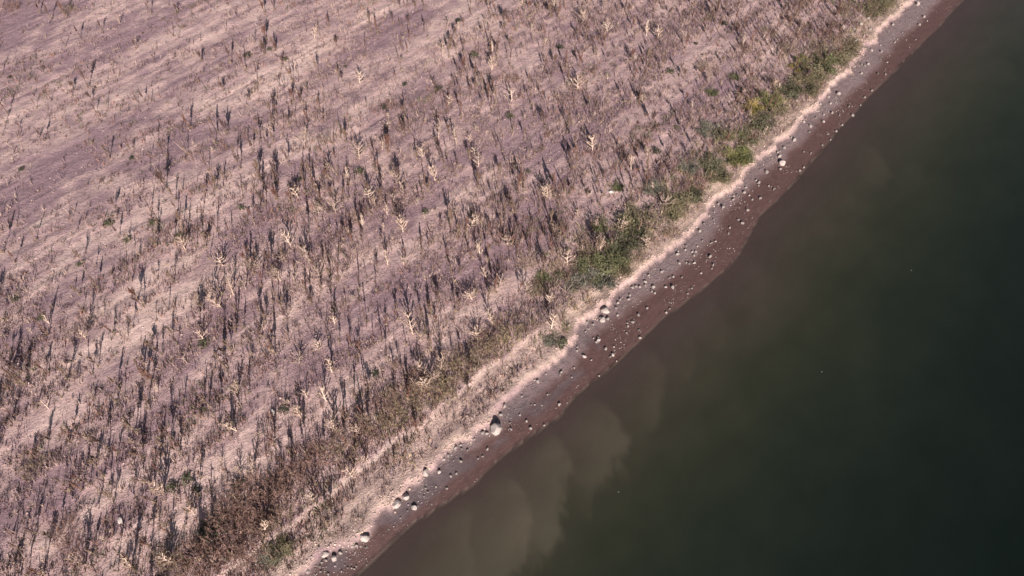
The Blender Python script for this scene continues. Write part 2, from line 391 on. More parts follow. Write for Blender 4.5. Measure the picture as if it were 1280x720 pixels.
STALK_LOOKS = ['slim', 'club-headed', 'many-spiked', 'knobbly', 'bushy-headed', 'forked']
def make_stalk(kind):
    """tall dead stalk, 1 m high (scaled on placing): stem, seed_head, branches, basal_leaves"""
    st, hd, br, lf = MB(), MB(), MB(), MB()
    lean = np.array((rnd(-.10, .10), rnd(-.10, .10), 1.0)); pts = bent((0, 0, -0.03), lean, 1.03, 0.15, 5)
    st.tube(pts, [.019, .018, .016, .014, .011, .007], 4)
    P = np.array(pts)
    def on(t): i = min(int(t * 5), 4); return P[i] + (P[i + 1] - P[i]) * (t * 5 - i)
    def spike(path, t0, r, n):
        path = np.array(path)
        for i in range(n):
            tt = t0 + (1 - t0) * (i + rnd(0, 1)) / n; k = min(int(tt * (len(path) - 1)), len(path) - 2)
            c = path[k] + (path[k + 1] - path[k]) * (tt * (len(path) - 1) - k)
            an = rnd(0, 6.28); rr = r * (1.15 - .6 * (tt - t0) / (1 - t0))
            hd.knob(c + np.array((math.cos(an) * rr * .7, math.sin(an) * rr * .7, 0)), rr * rnd(.55, .95), rr * rnd(.9, 1.5), rnd(.7, 1.25))
    if kind == 0: spike(pts, .5, .034, 22)
    elif kind == 1: spike(pts, .58, .056, 26)
    else:
        spike(pts, .55, .032, 14)
        nb = {2: 5, 3: 7, 4: 11, 5: 2}[kind]
        for i in range(nb):
            t = rnd(.25, .7) if kind != 5 else rnd(.45, .6); an = rnd(0, 6.28); L_ = (1 - t) * (rnd(.55, .95) if kind != 3 else rnd(.3, .6))
            out = {2: .45, 3: 1.0, 4: .75, 5: .55}[kind]
            bp = bent(on(t), (math.cos(an) * out, math.sin(an) * out, 1), L_, .9, 4)
            br.tube(bp, [.011, .010, .008, .007, .005], 3); spike(bp, .3, .028 if kind != 4 else .036, 9)
    for i in range(9):
        an = rnd(0, 6.28); L_ = rnd(.08, .20); zz = rnd(.01, .12)
        lf.blade((0, 0, zz), (math.cos(an) * L_, math.sin(an) * L_, zz + rnd(-.02, .08)), rnd(.014, .03), rnd(.75, 1.2), .03)
    for i in range(6):
        t = rnd(.1, .5); an = rnd(0, 6.28); c = on(t); L_ = rnd(.05, .12)
        lf.blade(c, c + np.array((math.cos(an) * L_, math.sin(an) * L_, rnd(-.08, .02))), rnd(.01, .018), rnd(.7, 1.1))
    return {'stem': st, 'seed_head': hd, 'branches': br, 'dead_leaves': lf}

THISTLE_LOOKS = ['fan-shaped', 'candelabra-shaped', 'sparse crooked', 'low spreading', 'narrow upright', 'densely curled']
def make_thistle(kind):
    """bleached branching thistle, 1 m high: stem, branches, seed_heads"""
    st, br, hd = MB(), MB(), MB()
    lean = (rnd(-.15, .15), rnd(-.15, .15), 1.0); H_ = [.85, 1, .9, .6, 1.1, .85][kind]
    pts = bent((0, 0, -0.03), lean, H_, .2, 5); P = np.array(pts); st.tube(pts, [.034, .031, .027, .022, .017, .010], 4)
    nb = [13, 12, 7, 13, 12, 18][kind]; out = [1.15, .85, 1.1, 1.7, .5, 1.0][kind]; ga = rnd(0, 6)
    for i in range(nb):
        t = .10 + .85 * (i + rnd(0, .9)) / nb; ga += 2.4 + rnd(-.4, .4); k = min(int(t * 5), 4); c = P[k] + (P[k + 1] - P[k]) * (t * 5 - k)
        L_ = (1.0 - .62 * t) * rnd(.42, .62) * (1.0 if kind != 4 else .75)
        bp = bent(c, (math.cos(ga) * out, math.sin(ga) * out, .75), L_, [.6, 1.1, .3, .5, .9, 1.3][kind], 4)
        br.tube(bp, [.021, .018, .015, .012, .007], 3, rnd(.85, 1.12))
        for j in range(3 if kind != 5 else 4):
            m = rnd(.25, .95); kk = min(int(m * 4), 3); cc = bp[kk] + (bp[kk + 1] - bp[kk]) * (m * 4 - kk)
            a2 = ga + rnd(-1.2, 1.2); tw = bent(cc, (math.cos(a2), math.sin(a2), rnd(.3, 1.1)), L_ * rnd(.22, .42), .6, 2)
            br.tube(tw, [.013, .010, .006], 3, rnd(.85, 1.15)); hd.knob(tw[-1], rnd(.012, .022), rnd(.018, .03), rnd(.6, 1.1))
        hd.knob(bp[-1], rnd(.016, .026), rnd(.02, .034), rnd(.6, 1.1))
    return {'stem': st, 'branches': br, 'seed_heads': hd}

def make_bush(kind):
    """low leafy bank shrub of unit radius: stems, foliage"""
    st, fo = MB(), MB(); nb = 16
    for i in range(nb):
        an = rnd(0, 6.28); r_ = math.sqrt(rnd(0.0, 1)) * .85; h_ = rnd(.35, 1.0) * (1.05 - .5 * r_)
        pts = bent((math.cos(an) * .1 * r_, math.sin(an) * .1 * r_, -.03), (math.cos(an) * r_ * 1.3, math.sin(an) * r_ * 1.3, h_), math.hypot(r_, h_), .35, 4)
        st.tube(pts, [.02, .015, .012, .008, .004], 3)
        nl = [100, 80, 115, 70][kind]
        tone = rnd(.5, 1.45); sp_ = [.20, .24, .17, .26][kind]
        for j in range(nl):
            t = rnd(.25, 1.02); k = min(int(t * 4), 3); c = pts[k] + (pts[k + 1] - pts[k]) * (t * 4 - k)
            c = c + np.array((random.gauss(0, sp_ * .6), random.gauss(0, sp_ * .6), random.gauss(0, sp_ * .45))); c[2] = max(c[2], .01)
            a2 = rnd(0, 6.28); L_ = rnd(.05, .12)
            fo.blade(c, c + np.array((math.cos(a2) * L_, math.sin(a2) * L_, rnd(-.05, .09))), rnd(.014, .030), np.array((tone, tone, tone)) * rnd(.7, 1.3))
    return {'stems': st, 'foliage': fo}

def make_brush(kind):
    """tangle of thin dead stems of unit radius: stems, dead_leaves"""
    st, fo = MB(), MB()
    for i in range(70):
        an = rnd(0, 6.28); r0 = math.sqrt(rnd(0, 1)) * .7; h_ = rnd(.4, 1.0)
        b0 = np.array((math.cos(an) * r0, math.sin(an) * r0, -.02)); a2 = rnd(0, 6.28)
        pts = bent(b0, (math.cos(a2) * .5 + math.cos(an) * .35, math.sin(a2) * .5 + math.sin(an) * .35, 1), h_, .1, 3)
        tone = np.ones(3) * rnd(.6, 1.35); st.tube(pts, [.010, .008, .006, .003], 3, tone)
        for j in range(5):
            t = rnd(.3, 1.0); k = min(int(t * 3), 2); c = pts[k] + (pts[k + 1] - pts[k]) * (t * 3 - k); a3 = rnd(0, 6.28); L_ = rnd(.07, .16)
            fo.blade(c, c + np.array((math.cos(a3) * L_, math.sin(a3) * L_, rnd(-.03, .12))), rnd(.010, .022), tone * rnd(.7, 1.3))
    return {'stems': st, 'dead_leaves': fo}

def make_weed(kind):
    """low leafy weed of unit radius: leaves"""
    fo = MB()
    for i in range(110):
        an = rnd(0, 6.28); r0 = rnd(0, 1) * .75; zz = rnd(0, .6) * (1 - r0 * .8); L_ = rnd(.12, .3)
        c = np.array((math.cos(an) * r0, math.sin(an) * r0, zz)); a2 = rnd(0, 6.28)
        fo.blade(c, c + np.array((math.cos(a2) * L_, math.sin(a2) * L_, rnd(-.05, .18))), rnd(.04, .08), rnd(.6, 1.3), .03)
    return {'leaves': fo}

def build_kind(maker, n, mats):
    out = []
    for k in range(n):
        parts = maker(k)
        out.append([(nm, mb.mesh(nm, mats.get(nm, M_dry)), mb.arrays()) for nm, mb in parts.items() if mb.n])
    return out
STALK = build_kind(make_stalk, 6, {}); STALK2 = build_kind(make_stalk, 6, {})
THISTLE = build_kind(make_thistle, 6, {}); THISTLE2 = build_kind(make_thistle, 6, {})
BUSH = build_kind(make_bush, 4, {'foliage': M_leaf}); BRUSH = build_kind(make_brush, 3, {'dead_leaves': M_leaf}); WEED = build_kind(lambda k: make_weed(k), 3, {'leaves': M_leaf})

def plant(name, parts, loc, scale, rz, colors, tilt=(0, 0)):
    root = bpy.data.objects.new(name, None); COL.objects.link(root); root.empty_display_size = 0.2
    root.location = loc; root.rotation_euler = (tilt[0], tilt[1], rz); root.scale = scale
    for nm, me_, _ in parts:
        o = link(nm, me_, root, colors.get(nm, colors['*']))
        if nm not in ('stem',): o['kind'] = 'stuff'
    return root

# ------------------------------------------------------------------ where things lie in the picture, in words
def field_zone(px, py):
    x, y, z_ = place(px, py); u_, v_ = to_uv(x, y)
    s_ = v_ - float(v_lip(u_))
    if s_ < 5.5:
        if py < 260: return 'beside the upper right bank bushes'
        if py < 400: return 'beside the mid-bank green bushes'
        if px > 500: return 'just above the low earth step'
        return 'near the bottom reddish brush'
    if py < 240:
        if px < 210: return 'on open sand at upper left'
        if px < 430: return 'on the pale sand left of top centre'
        if px < 620: return 'in the thin weeds at top centre'
        if px < 800: return 'in weeds right of top centre'
        return 'inland of the upper right bushes'
    if py < 480:
        if px < 200: return 'by the faint tracks at the left edge'
        if px < 340: return 'in the weeds at centre left'
        if px < 470: return 'in the thistles left of centre'
        if px < 600: return 'near the middle of the field'
        return 'right of the field centre'
    if px < 130: return 'in the bottom left corner'
    if px < 270: return 'on the sand near the lower left'
    return 'in dark weeds at lower centre-left'
ORD = ['first','second','third','fourth','fifth','sixth','seventh','eighth','ninth','tenth','eleventh','twelfth','thirteenth','fourteenth','fifteenth','sixteenth','seventeenth','eighteenth','nineteenth','twentieth']
NUM = ['','one','two','three','four','five','six','seven','eight','nine','ten','eleven','twelve','thirteen','fourteen','fifteen','sixteen','seventeen','eighteen','nineteen','twenty']
def settle(entries):
    """entries: (object, label stem, px). Same stems are told apart by their order from the left."""
    by = {}
    for e in entries: by.setdefault(e[1], []).append(e)
    for stem, es in by.items():
        es.sort(key=lambda e: e[2]); n = len(es)
        for i, (o, _, _) in enumerate(es):
            if n == 1: o['label'] = stem
            elif n == 2: o['label'] = stem + (', left one' if i == 0 else ', right one')
            elif i == 0: o['label'] = stem + ', leftmost'
            elif i == n - 1: o['label'] = stem + ', rightmost'
            else: o['label'] = stem + ', ' + ORD[min(i, 19)] + ' from left'

# density of tall weeds by photo cell, 8 columns x 5 rows
DENS = np.array([[.12,.13,.22,.45,.75,.95,.85,.3],
                 [.10,.26,.75,1.0,1.0,1.0,.5,.1],
                 [.50,.95,1.25,1.1,1.05,.5,.1,.1],
                 [.95,1.2,1.25,1.0,.6,.1,.1,.1],
                 [1.35,1.3,1.3,.5,.1,.1,.1,.1]])
def density(px, py):
    gx = np.clip(px / 160 - .5, 0, 6.999); gy = np.clip(py / 144 - .5, 0, 3.999)
    i, j = gy.astype(int), gx.astype(int); fy, fx = gy - i, gx - j
    return (DENS[i, j] * (1 - fx) + DENS[i, j + 1] * fx) * (1 - fy) + (DENS[i + 1, j] * (1 - fx) + DENS[i + 1, j + 1] * fx) * fy
def scatter(n, min_s=0.6, margin=30, r=rng):
    """random points on the field in view -> u, v, x, y, z, px, py, s"""
    uu = r.uniform(cu.min() - 1, cu.max() + 1, n); vv = r.uniform(lv.min() - 2, cvv.max() + 1, n)
    xx, yy = to_xy(uu, vv); zz = height(uu, vv); px, py = project(xx, yy, zz); ss = vv - v_lip(uu)
    ok = (px > -margin) & (px < 1280 + margin) & (py > -margin) & (py < 720 + margin) & (ss > min_s) & (yy > 0)
    return [a[ok] for a in (uu, vv, xx, yy, zz, px, py, ss)]
def bareness(uu, vv):
    """0..1 where bare tracks keep plants away"""
    return sm(.50, .70, fbm(uu * .05, vv * .20, 0, 4) * .5 + fbm(uu * .16, vv * .75, 2, 4) * .5)

# ------------------------------------------------------------------ tall dark stalks
uu, vv, xx, yy, zz, px, py, ss = scatter(9000, 1.2)
clump = fbm(uu * .22, vv * .40, 1, 4)
pr = density(px, py) * (0.35 + 1.3 * sm(.40, .62, clump)) * (1 - .75 * bareness(uu, vv))
sel = rng.random(len(uu)) < .64 * pr
idx = np.where(sel)[0]; print('stalks', len(idx))
near = idx[np.argsort(-px_per_m(xx[idx], yy[idx], zz[idx]) * rng.uniform(.9, 1.1, len(idx)) * ((px[idx] > 0) & (px[idx] < 1280) & (py[idx] > 0) & (py[idx] < 720)))]
singles, rest = near[:300], near[300:]
BROWNS = [(.20,.125,.095), (.15,.088,.072), (.25,.165,.12), (.17,.105,.10), (.22,.11,.085)]
ent = []
def stalk_height(): return float(np.clip(rng.lognormal(.20, .32), .5, 2.1))
for i in singles:
    k = int(rng.choice(6, p=[.27,.19,.16,.12,.13,.13])); h_ = stalk_height(); w_ = h_ ** .6
    parts = (STALK if rng.random() < .5 else STALK2)[k]; c = BROWNS[int(rng.integers(5))]; p_ = (.38,.27,.19)
    o = plant('dead_weed_stalk', parts, (xx[i], yy[i], zz[i]), (w_, w_, h_), rng.uniform(0, 6.28),
              {'*': c, 'seed_head': tuple(np.array(c) * .75), 'dead_leaves': p_}, (rng.normal(0, .07), rng.normal(0, .07)))
    size = 'short' if h_ < 1.0 else ('tall' if h_ > 1.5 else 'medium')
    tag(o, 'x', 'dead weed', 'dark dead weed stalks across the field')
    ent.append((o, f'{size} {STALK_LOOKS[k]} dead stalk {field_zone(px[i], py[i])}', px[i]))
settle(ent)

def merge(name, picks, color_of, label):
    """far plants joined into one mesh: picks = (variant, x, y, z, (sx, sy, sz), rz)"""
    V_, F_, T_ = [], [], []; n = 0
    for parts, x_, y_, z_, sc_, rz in picks:
        ca, sa = math.cos(rz), math.sin(rz); cols = color_of()
        for nm, _, (v0, f0, t0) in parts:
            p = v0 * np.array(sc_); q_ = np.stack([p[:, 0] * ca - p[:, 1] * sa + x_, p[:, 0] * sa + p[:, 1] * ca + y_, p[:, 2] + z_], 1)
            V_.append(q_); F_.append(f0 + n); T_.append(t0 * np.array(cols.get(nm, cols['*']))); n += len(q_)
    me_ = mesh_np(name, np.concatenate(V_), np.concatenate(F_), M_dry); set_attr(me_, 'tint', 'FLOAT_COLOR', col4(np.concatenate(T_)))
    return tag(link(name, me_, None, (1, 1, 1)), label, kind='stuff')
def brown_cols():
    c = np.array(BROWNS[int(rng.integers(5))]); return {'*': c, 'seed_head': c * .75, 'dead_leaves': np.array((.38,.27,.19))}
picks = []
for i in rest:
    h_ = stalk_height(); w_ = h_ ** .6
    picks.append(((STALK if rng.random() < .5 else STALK2)[int(rng.choice(6, p=[.27,.19,.16,.12,.13,.13]))], xx[i], yy[i], zz[i], (w_, w_, h_), rng.uniform(0, 6.28)))
merge('dead_weed_stalks', picks, brown_cols, 'thin far stand of brown dead weed stalks across the upper field')

# ------------------------------------------------------------------ bleached thistles: those the photo shows, then more between them
TH = [(449,198),(548,171),(571,181),(598,208),(544,225),(502,232),(529,198),(640,128),(741,188),(789,212),(722,111),(823,50),(729,30),(759,39),(692,10),(652,7),
 (450,104),(561,131),(615,87),(808,44),(393,47),(380,181),(411,215),(279,332),(319,336),(353,327),(388,326),(369,354),(351,351),(292,368),(307,361),(277,384),
 (400,347),(364,307),(373,247),(398,268),(420,267),(400,438),(374,453),(418,405),(415,465),(232,312),(107,423),(255,425),(438,297),(462,247),(484,268),(453,284),
 (596,280),(588,284),(504,290),(635,307),(623,358),(613,368),(608,347),(616,405),(596,421),(590,374),(516,418),(526,428),(551,462),(536,475),(687,378),(689,411),
 (657,368),(709,331),(751,312),(776,287),(744,284),(831,257),(806,310),(485,331),(504,331),(601,319),(684,250),(679,245),(331,663),(391,626),(316,592),(376,522),
 (408,501),(297,493),(205,616),(243,643),(215,703),(165,710),(107,706),(418,537),(296,538),(449,542),(459,575),(440,596),(534,483)]
BIG = {(516,418): 1.7, (449,198): 1.5, (331,663): 1.5, (388,326): 1.5, (623,358): 1.5, (598,208): 1.4, (279,332): 1.4, (709,331): 1.6, (689,411): 1.4, (616,405): 1.4, (640,128): 1.5}
ent = []
STRAW = [(.62,.45,.36), (.50,.36,.29), (.68,.51,.41), (.42,.30,.25)]
def thistle(pxp, pyp, h_, k):
    x, y, z_ = place(pxp, pyp); c = STRAW[int(rng.integers(4))]
    h_ *= 1.12
    o = plant('dry_thistle', (THISTLE if rng.random() < .5 else THISTLE2)[k], (x, y, z_), (h_ * 1.05, h_ * 1.05, h_), rng.uniform(0, 6.28), {'*': c, 'seed_heads': (.36,.25,.17)}, (rng.normal(0, .09), rng.normal(0, .09)))
    size = 'small' if h_ < .95 else ('big' if h_ > 1.4 else 'mid-sized')
    tag(o, 'x', 'thistle', 'bleached dry thistles across the field'); ent.append((o, f'{size} {THISTLE_LOOKS[k]} pale thistle {field_zone(pxp, pyp)}', pxp))
for (a, b) in TH: thistle(a, b, BIG.get((a, b), rng.uniform(1.0, 1.5)), int(rng.integers(6)))
uu, vv, xx, yy, zz, px, py, ss = scatter(4000, 1.0, 5)
pr = density(px, py) ** 1.2 * sm(.42, .6, fbm(uu * .2, vv * .35, 3, 3)) * np.where(px < 150, .4, 1)
sel = np.where(rng.random(len(uu)) < .22 * pr)[0]; sel = sel[np.argsort(-px_per_m(xx[sel], yy[sel], zz[sel]))][:205]
for i in sel: thistle(px[i], py[i], rng.uniform(.55, 1.05), int(rng.integers(6)))
settle(ent)
uu, vv, xx, yy, zz, px, py, ss = scatter(5000, 1.0, 20)
pr = density(px, py) * (.2 + sm(.42, .6, fbm(uu * .2, vv * .35, 5, 3)))
picks = [((THISTLE if rng.random() < .5 else THISTLE2)[int(rng.integers(6))], xx[i], yy[i], zz[i], (h_, h_, h_), rng.uniform(0, 6.28)) for i in np.where(rng.random(len(uu)) < .30 * pr)[0] for h_ in [rng.uniform(.3, .75)]]
def straw_cols():
    c = np.array(STRAW[int(rng.integers(4))]) * rng.uniform(.7, 1.0); return {'*': c, 'seed_heads': np.array((.36,.25,.19))}
merge('small_thistles', picks, straw_cols, 'countless knee-high bleached thistle seedlings between the larger weeds')

# ------------------------------------------------------------------ bank shrubs, dead brush, low green weeds
GREENS = {'olive': (.235,.195,.115), 'green': (.180,.175,.088), 'bright': (.245,.230,.090), 'yellow': (.38,.29,.10), 'dark': (.165,.152,.092), 'grey': (.225,.205,.155)}
GWORD = {'olive': 'olive green', 'green': 'mid green', 'bright': 'bright green', 'yellow': 'yellow-green', 'dark': 'dark green', 'grey': 'grey-green'}
SH = [(1099,10,1.5,'olive'),(1108,3,1.2,'olive'),(1088,16,1.1,'olive'),(1060,64,1.4,'olive'),(1044,74,1.5,'olive'),(1030,84,1.4,'green'),(1012,98,1.4,'olive'),(1005,112,1.2,'olive'),(997,86,.9,'yellow'),(1003,76,.7,'bright'),
      (985,116,1.3,'dark'),(972,138,1.2,'olive'),(962,127,1.1,'bright'),(942,136,.9,'yellow'),(950,154,1.3,'dark'),(935,176,1.2,'green'),(920,198,1.3,'bright'),(932,196,1.0,'green'),(905,170,1.0,'olive'),(887,208,1.2,'dark'),
      (897,222,1.1,'olive'),(885,165,1.0,'grey'),(917,97,.6,'green'),(890,117,.7,'green'),(860,210,1.0,'grey'),(850,252,1.3,'olive'),(838,266,1.2,'olive'),(866,246,1.0,'dark'),(815,238,.9,'grey'),(802,276,1.4,'olive'),(786,286,1.2,'green'),
      (752,282,.8,'green'),(776,308,1.3,'dark'),(757,324,1.3,'green'),(733,322,1.0,'olive'),(730,345,1.2,'grey'),(752,350,1.2,'grey'),(772,334,1.1,'olive'),(742,338,1.2,'green'),(795,300,1.0,'dark'),(772,235,.6,'green'),
      (690,424,.7,'grey'),(350,688,1.0,'olive'),(340,698,.8,'grey'),(680,347,.6,'green'),(262,663,.8,'dark'),(716,356,.8,'grey')]
ent = []
for (a, b, r_, cn) in SH:
    x, y, z_ = place(a, b); k = int(rng.integers(4)); c = np.array(GREENS[cn]) * rng.uniform(.88, 1.12)
    r_ *= rng.uniform(1.0, 1.3)
    o = plant('bank_shrub', BUSH[k], (x, y, z_), (r_, r_, r_ * .54), rng.uniform(0, 6.28), {'*': (.20,.14,.10), 'foliage': tuple(c)})
    where = 'at the top of the bank strip' if b < 70 else ('in the upper bank strip' if b < 160 else ('midway along the bank strip' if b < 240 else ('in the lower green bank patch' if b < 400 else 'by the bottom bank')))
    size = 'small' if r_ < 1.1 else ('large' if r_ > 1.55 else 'mid-sized')
    tag(o, 'x', 'shrub', 'green shrubs along the bank'); ent.append((o, f'{size} {GWORD[cn]} leafy shrub {where}', a))
settle(ent)
BR = [(318,614,1.3,'red'),(298,626,1.2,'red'),(342,628,1.3,'red'),(288,652,1.2,'red'),(270,680,1.3,'red'),(255,702,1.2,'red'),(302,680,1.2,'red'),(328,640,1.2,'red'),(362,600,1.1,'red'),(280,640,1.0,'red'),(308,660,1.1,'red'),(286,700,1.1,'red'),
      (385,588,1.1,'red'),(402,568,1.1,'red'),(430,560,1.1,'brown'),(455,546,1.0,'red'),(470,532,1.1,'brown'),(640,421,1.0,'tan'),(622,436,1.1,'tan'),(602,447,1.2,'brown'),(582,460,1.1,'tan'),(562,472,1.2,'brown'),(546,484,1.1,'tan'),
      (530,497,1.1,'brown'),(656,408,.9,'brown'),(510,512,1.1,'brown'),(492,527,1.1,'tan'),(566,452,1.0,'brown'),(520,480,1.0,'red'),(500,495,1.0,'brown'),(480,510,1.0,'red'),(872,230,1.0,'red'),(830,286,.9,'brown'),(812,296,.9,'brown'),
      (1030,44,1.1,'red'),(1022,56,1.0,'brown'),(1046,52,.9,'brown'),(490,132,.7,'red'),(640,100,.8,'red'),(905,190,.9,'brown'),(852,232,.9,'red'),(700,340,.9,'brown'),(672,362,.9,'brown'),(795,322,.9,'brown'),(780,338,.8,'tan'),
      (330,700,.9,'red'),(240,690,.9,'red'),(80,660,.9,'red'),(90,690,.9,'red'),(345,605,1.0,'red'),(220,712,1.0,'brown'),(350,650,1.0,'brown'),(40,590,.8,'brown'),(560,495,.8,'tan'),(610,428,.9,'red'),(730,300,.9,'brown'),(700,290,.8,'brown'),(660,330,.8,'brown'),
      (880,85,.8,'brown'),(930,60,.8,'red'),(960,40,.8,'brown'),(985,62,.9,'brown'),(1000,45,.8,'red'),(1060,12,.9,'brown'),(1040,30,.8,'red'),(15,10,1.0,'red'),(85,14,.9,'brown')]
BCOL = {'red': (.285,.170,.135), 'brown': (.285,.205,.14), 'tan': (.33,.25,.155)}
BWORD = {'red': 'reddish brown', 'brown': 'dull brown', 'tan': 'tawny olive'}
ent = []
for (a, b, r_, cn) in BR:
    x, y, z_ = place(a, b); c = np.array(BCOL[cn]) * rng.uniform(.85, 1.15)
    o = plant('dead_brush', BRUSH[int(rng.integers(3))], (x, y, z_), (r_, r_, r_ * .7), rng.uniform(0, 6.28), {'*': tuple(c), 'dead_leaves': tuple(c * 1.1)})
    tag(o, 'x', 'brush', 'clumps of dead brush'); ent.append((o, f'{BWORD[cn]} dead brush {field_zone(a, b)}', a))
settle(ent)
WD = [(52,398),(136,280),(225,295),(190,279),(302,260),(99,331),(20,374),(13,97),(165,198),(375,225),(27,212),(593,70),(506,106),(573,27),(548,111),(432,84),(637,146),(245,612),(299,606),(235,599),(356,512),
      (255,512),(148,505),(279,649),(588,267),(532,265),(469,468),(703,430),(700,60),(760,95),(800,120),(838,90),(845,160),(820,190),(735,240),(660,215),(310,70),(337,62),(357,75),(450,215),(255,430),(160,300),(215,610),(480,135),(870,55),(905,30),(700,345)]
ent = []
for (a, b) in WD:
    x, y, z_ = place(a, b); r_ = rng.uniform(.28, .62); dark = rng.random() < .5; c = (.085,.085,.055) if dark else (.135,.130,.075)
    o = plant('low_weed', WEED[int(rng.integers(3))], (x, y, z_), (r_, r_, r_ * .9), rng.uniform(0, 6.28), {'*': c})
    tag(o, 'x', 'weed', 'low green weeds on the field'); ent.append((o, f"low {'dark green' if dark else 'dull olive'} leafy weed {field_zone(a, b)}", a))
settle(ent)

# ------------------------------------------------------------------ stones: zoomed crops of the photo, (crop x, crop y, size in photo pixels)
STONES = [((320,620), [(975,385,13),(870,455,5),(905,450,5),(898,380,4),(705,560,8),(760,515,6),(620,525,9),(635,580,5),(592,600,4),(575,640,4),(467,685,7),(565,465,4),(825,645,4),(860,650,3),(885,655,3),(905,635,3),(1070,155,3),(770,680,3),(585,680,3),(985,465,3),(500,545,3),(650,705,4)]),
 ((440,560), [(400,510,13),(487,445,9),(560,540,8),(665,225,10),(785,220,7),(890,255,5),(940,232,4),(865,70,5),(825,105,5),(980,120,6),(925,10,5),(600,310,4),(855,365,4),(685,397,3),(650,435,3),(205,590,3),(435,630,3),(1135,95,3),(500,565,3)]),
 ((540,490), [(570,345,14),(495,375,6),(455,370,6),(620,210,5),(650,130,7),(713,335,5),(850,265,4),(885,330,6),(497,515,5),(457,580,4),(210,505,6),(180,500,4),(258,480,5),(268,512,4),(318,525,4),(700,280,3),(890,115,3),(927,115,3),(790,210,3),(1010,300,3),(1040,25,3),(810,40,3),(1145,115,5),(380,425,3),(415,600,3)]),
 ((650,390), [(707,258,7),(685,275,4),(705,232,4),(660,237,3),(575,405,7),(370,545,5),(360,565,4),(160,630,6),(770,335,5),(835,390,7),(815,405,4),(845,315,3),(1080,235,5),(1015,95,5),(970,130,4),(965,105,3),(960,190,3),(877,30,5),(660,115,4),(605,95,5),(745,80,8),(790,65,6),(725,60,5),(590,180,3),(617,155,3),(515,315,3),(512,350,3),(487,505,3),(465,590,3),(640,435,3),(235,560,3),(130,615,3),(868,445,3),(1068,30,4),(1070,165,3),(440,120,4),(710,575,3)]),
 ((750,300), [(45,640,10),(160,570,5),(180,540,4),(255,535,5),(268,500,4),(145,615,4),(405,380,5),(360,425,5),(325,420,5),(290,430,5),(405,412,4),(435,320,4),(555,290,5),(480,425,5),(490,480,4),(465,465,4),(590,425,5),(652,430,6),(660,332,4),(345,680,5),(423,615,4),(595,655,4),(625,620,3),(640,570,3),(825,437,3),(790,485,3),(710,212,5),(695,130,5),(775,55,4),(765,92,4),(830,110,4),(862,110,4),(845,145,4),(845,210,6),(800,215,4),(775,205,3),(987,155,6),(1015,225,5),(1037,15,4),(1005,25,4),(920,12,4),(875,60,3),(910,300,3),(1005,260,3),(735,340,3),(620,345,3)]),
 ((860,200), [(310,430,6),(270,400,4),(190,505,4),(105,645,5),(140,575,4),(405,362,5),(440,320,4),(412,325,3),(503,297,5),(635,207,6),(615,187,4),(705,113,6),(848,35,8),(830,85,4),(650,345,6),(577,360,4),(535,455,5),(485,573,6),(453,540,4),(375,610,4),(365,660,4),(770,265,4),(727,235,3),(1005,100,4),(1040,70,3),(520,250,4),(445,245,4),(635,235,3),(550,320,3),(235,470,3),(230,540,3)]),
 ((960,100), [(235,545,7),(205,520,4),(100,690,6),(145,612,5),(85,655,4),(105,640,3),(380,420,5),(370,470,4),(495,380,5),(320,380,4),(430,343,4),(465,225,6),(630,130,6),(540,155,5),(560,215,4),(500,315,3),(575,300,5),(760,325,5),(725,240,4),(610,465,4),(485,590,4),(640,320,3),(665,410,3),(930,100,4),(870,160,3),(830,230,3),(320,650,3),(385,660,3),(540,490,3),(560,540,3),(450,285,3)]),
 ((1040,0), [(770,45,6),(825,155,4),(855,190,3),(785,225,4),(565,385,3),(440,470,4),(435,410,3),(355,460,4),(290,595,4),(325,580,4),(265,585,4),(265,665,4),(410,665,4),(495,565,3),(480,670,3),(630,295,3),(545,225,4),(750,360,3),(240,72,5),(325,165,6),(255,225,7),(95,250,6),(195,268,5),(340,270,5),(285,320,4),(212,372,6)])]
def make_stone(k, cut=.52, hard=.97, amp=.22):
    import bmesh
    bm = bmesh.new(); bmesh.ops.create_icosphere(bm, subdivisions=2 if cut < .6 else 3, radius=1.0); r_ = random.Random(40 + k)
    planes = [(Vector((r_.gauss(0, 1), r_.gauss(0, 1), r_.gauss(0, .8))).normalized(), r_.uniform(cut, .9)) for _ in range(11)]
    ax = (r_.uniform(.95, 1.35), r_.uniform(.8, 1.05), r_.uniform(.72, 1.0))
    off = r_.uniform(0, 50)
    for v_ in bm.verts:
        p = v_.co.copy()
        for n_, d_ in planes:
            e = p.dot(n_) - d_
            if e > 0: p -= n_ * e * hard
        p *= 1 + amp * (float(fbm(np.array(p.x * 2 + off), np.array(p.y * 2 + p.z * 1.3 + off), k % 6, 3)) - .5)
        v_.co = Vector((p.x * ax[0], p.y * ax[1], p.z * ax[2]))
    me_ = bpy.data.meshes.new('stone'); bm.to_mesh(me_); bm.free(); me_.materials.append(M_stone)
    return me_
STONE = [make_stone(k) for k in range(12)]; BOULDER = [make_stone(20 + k, .62, .95, .20) for k in range(5)]
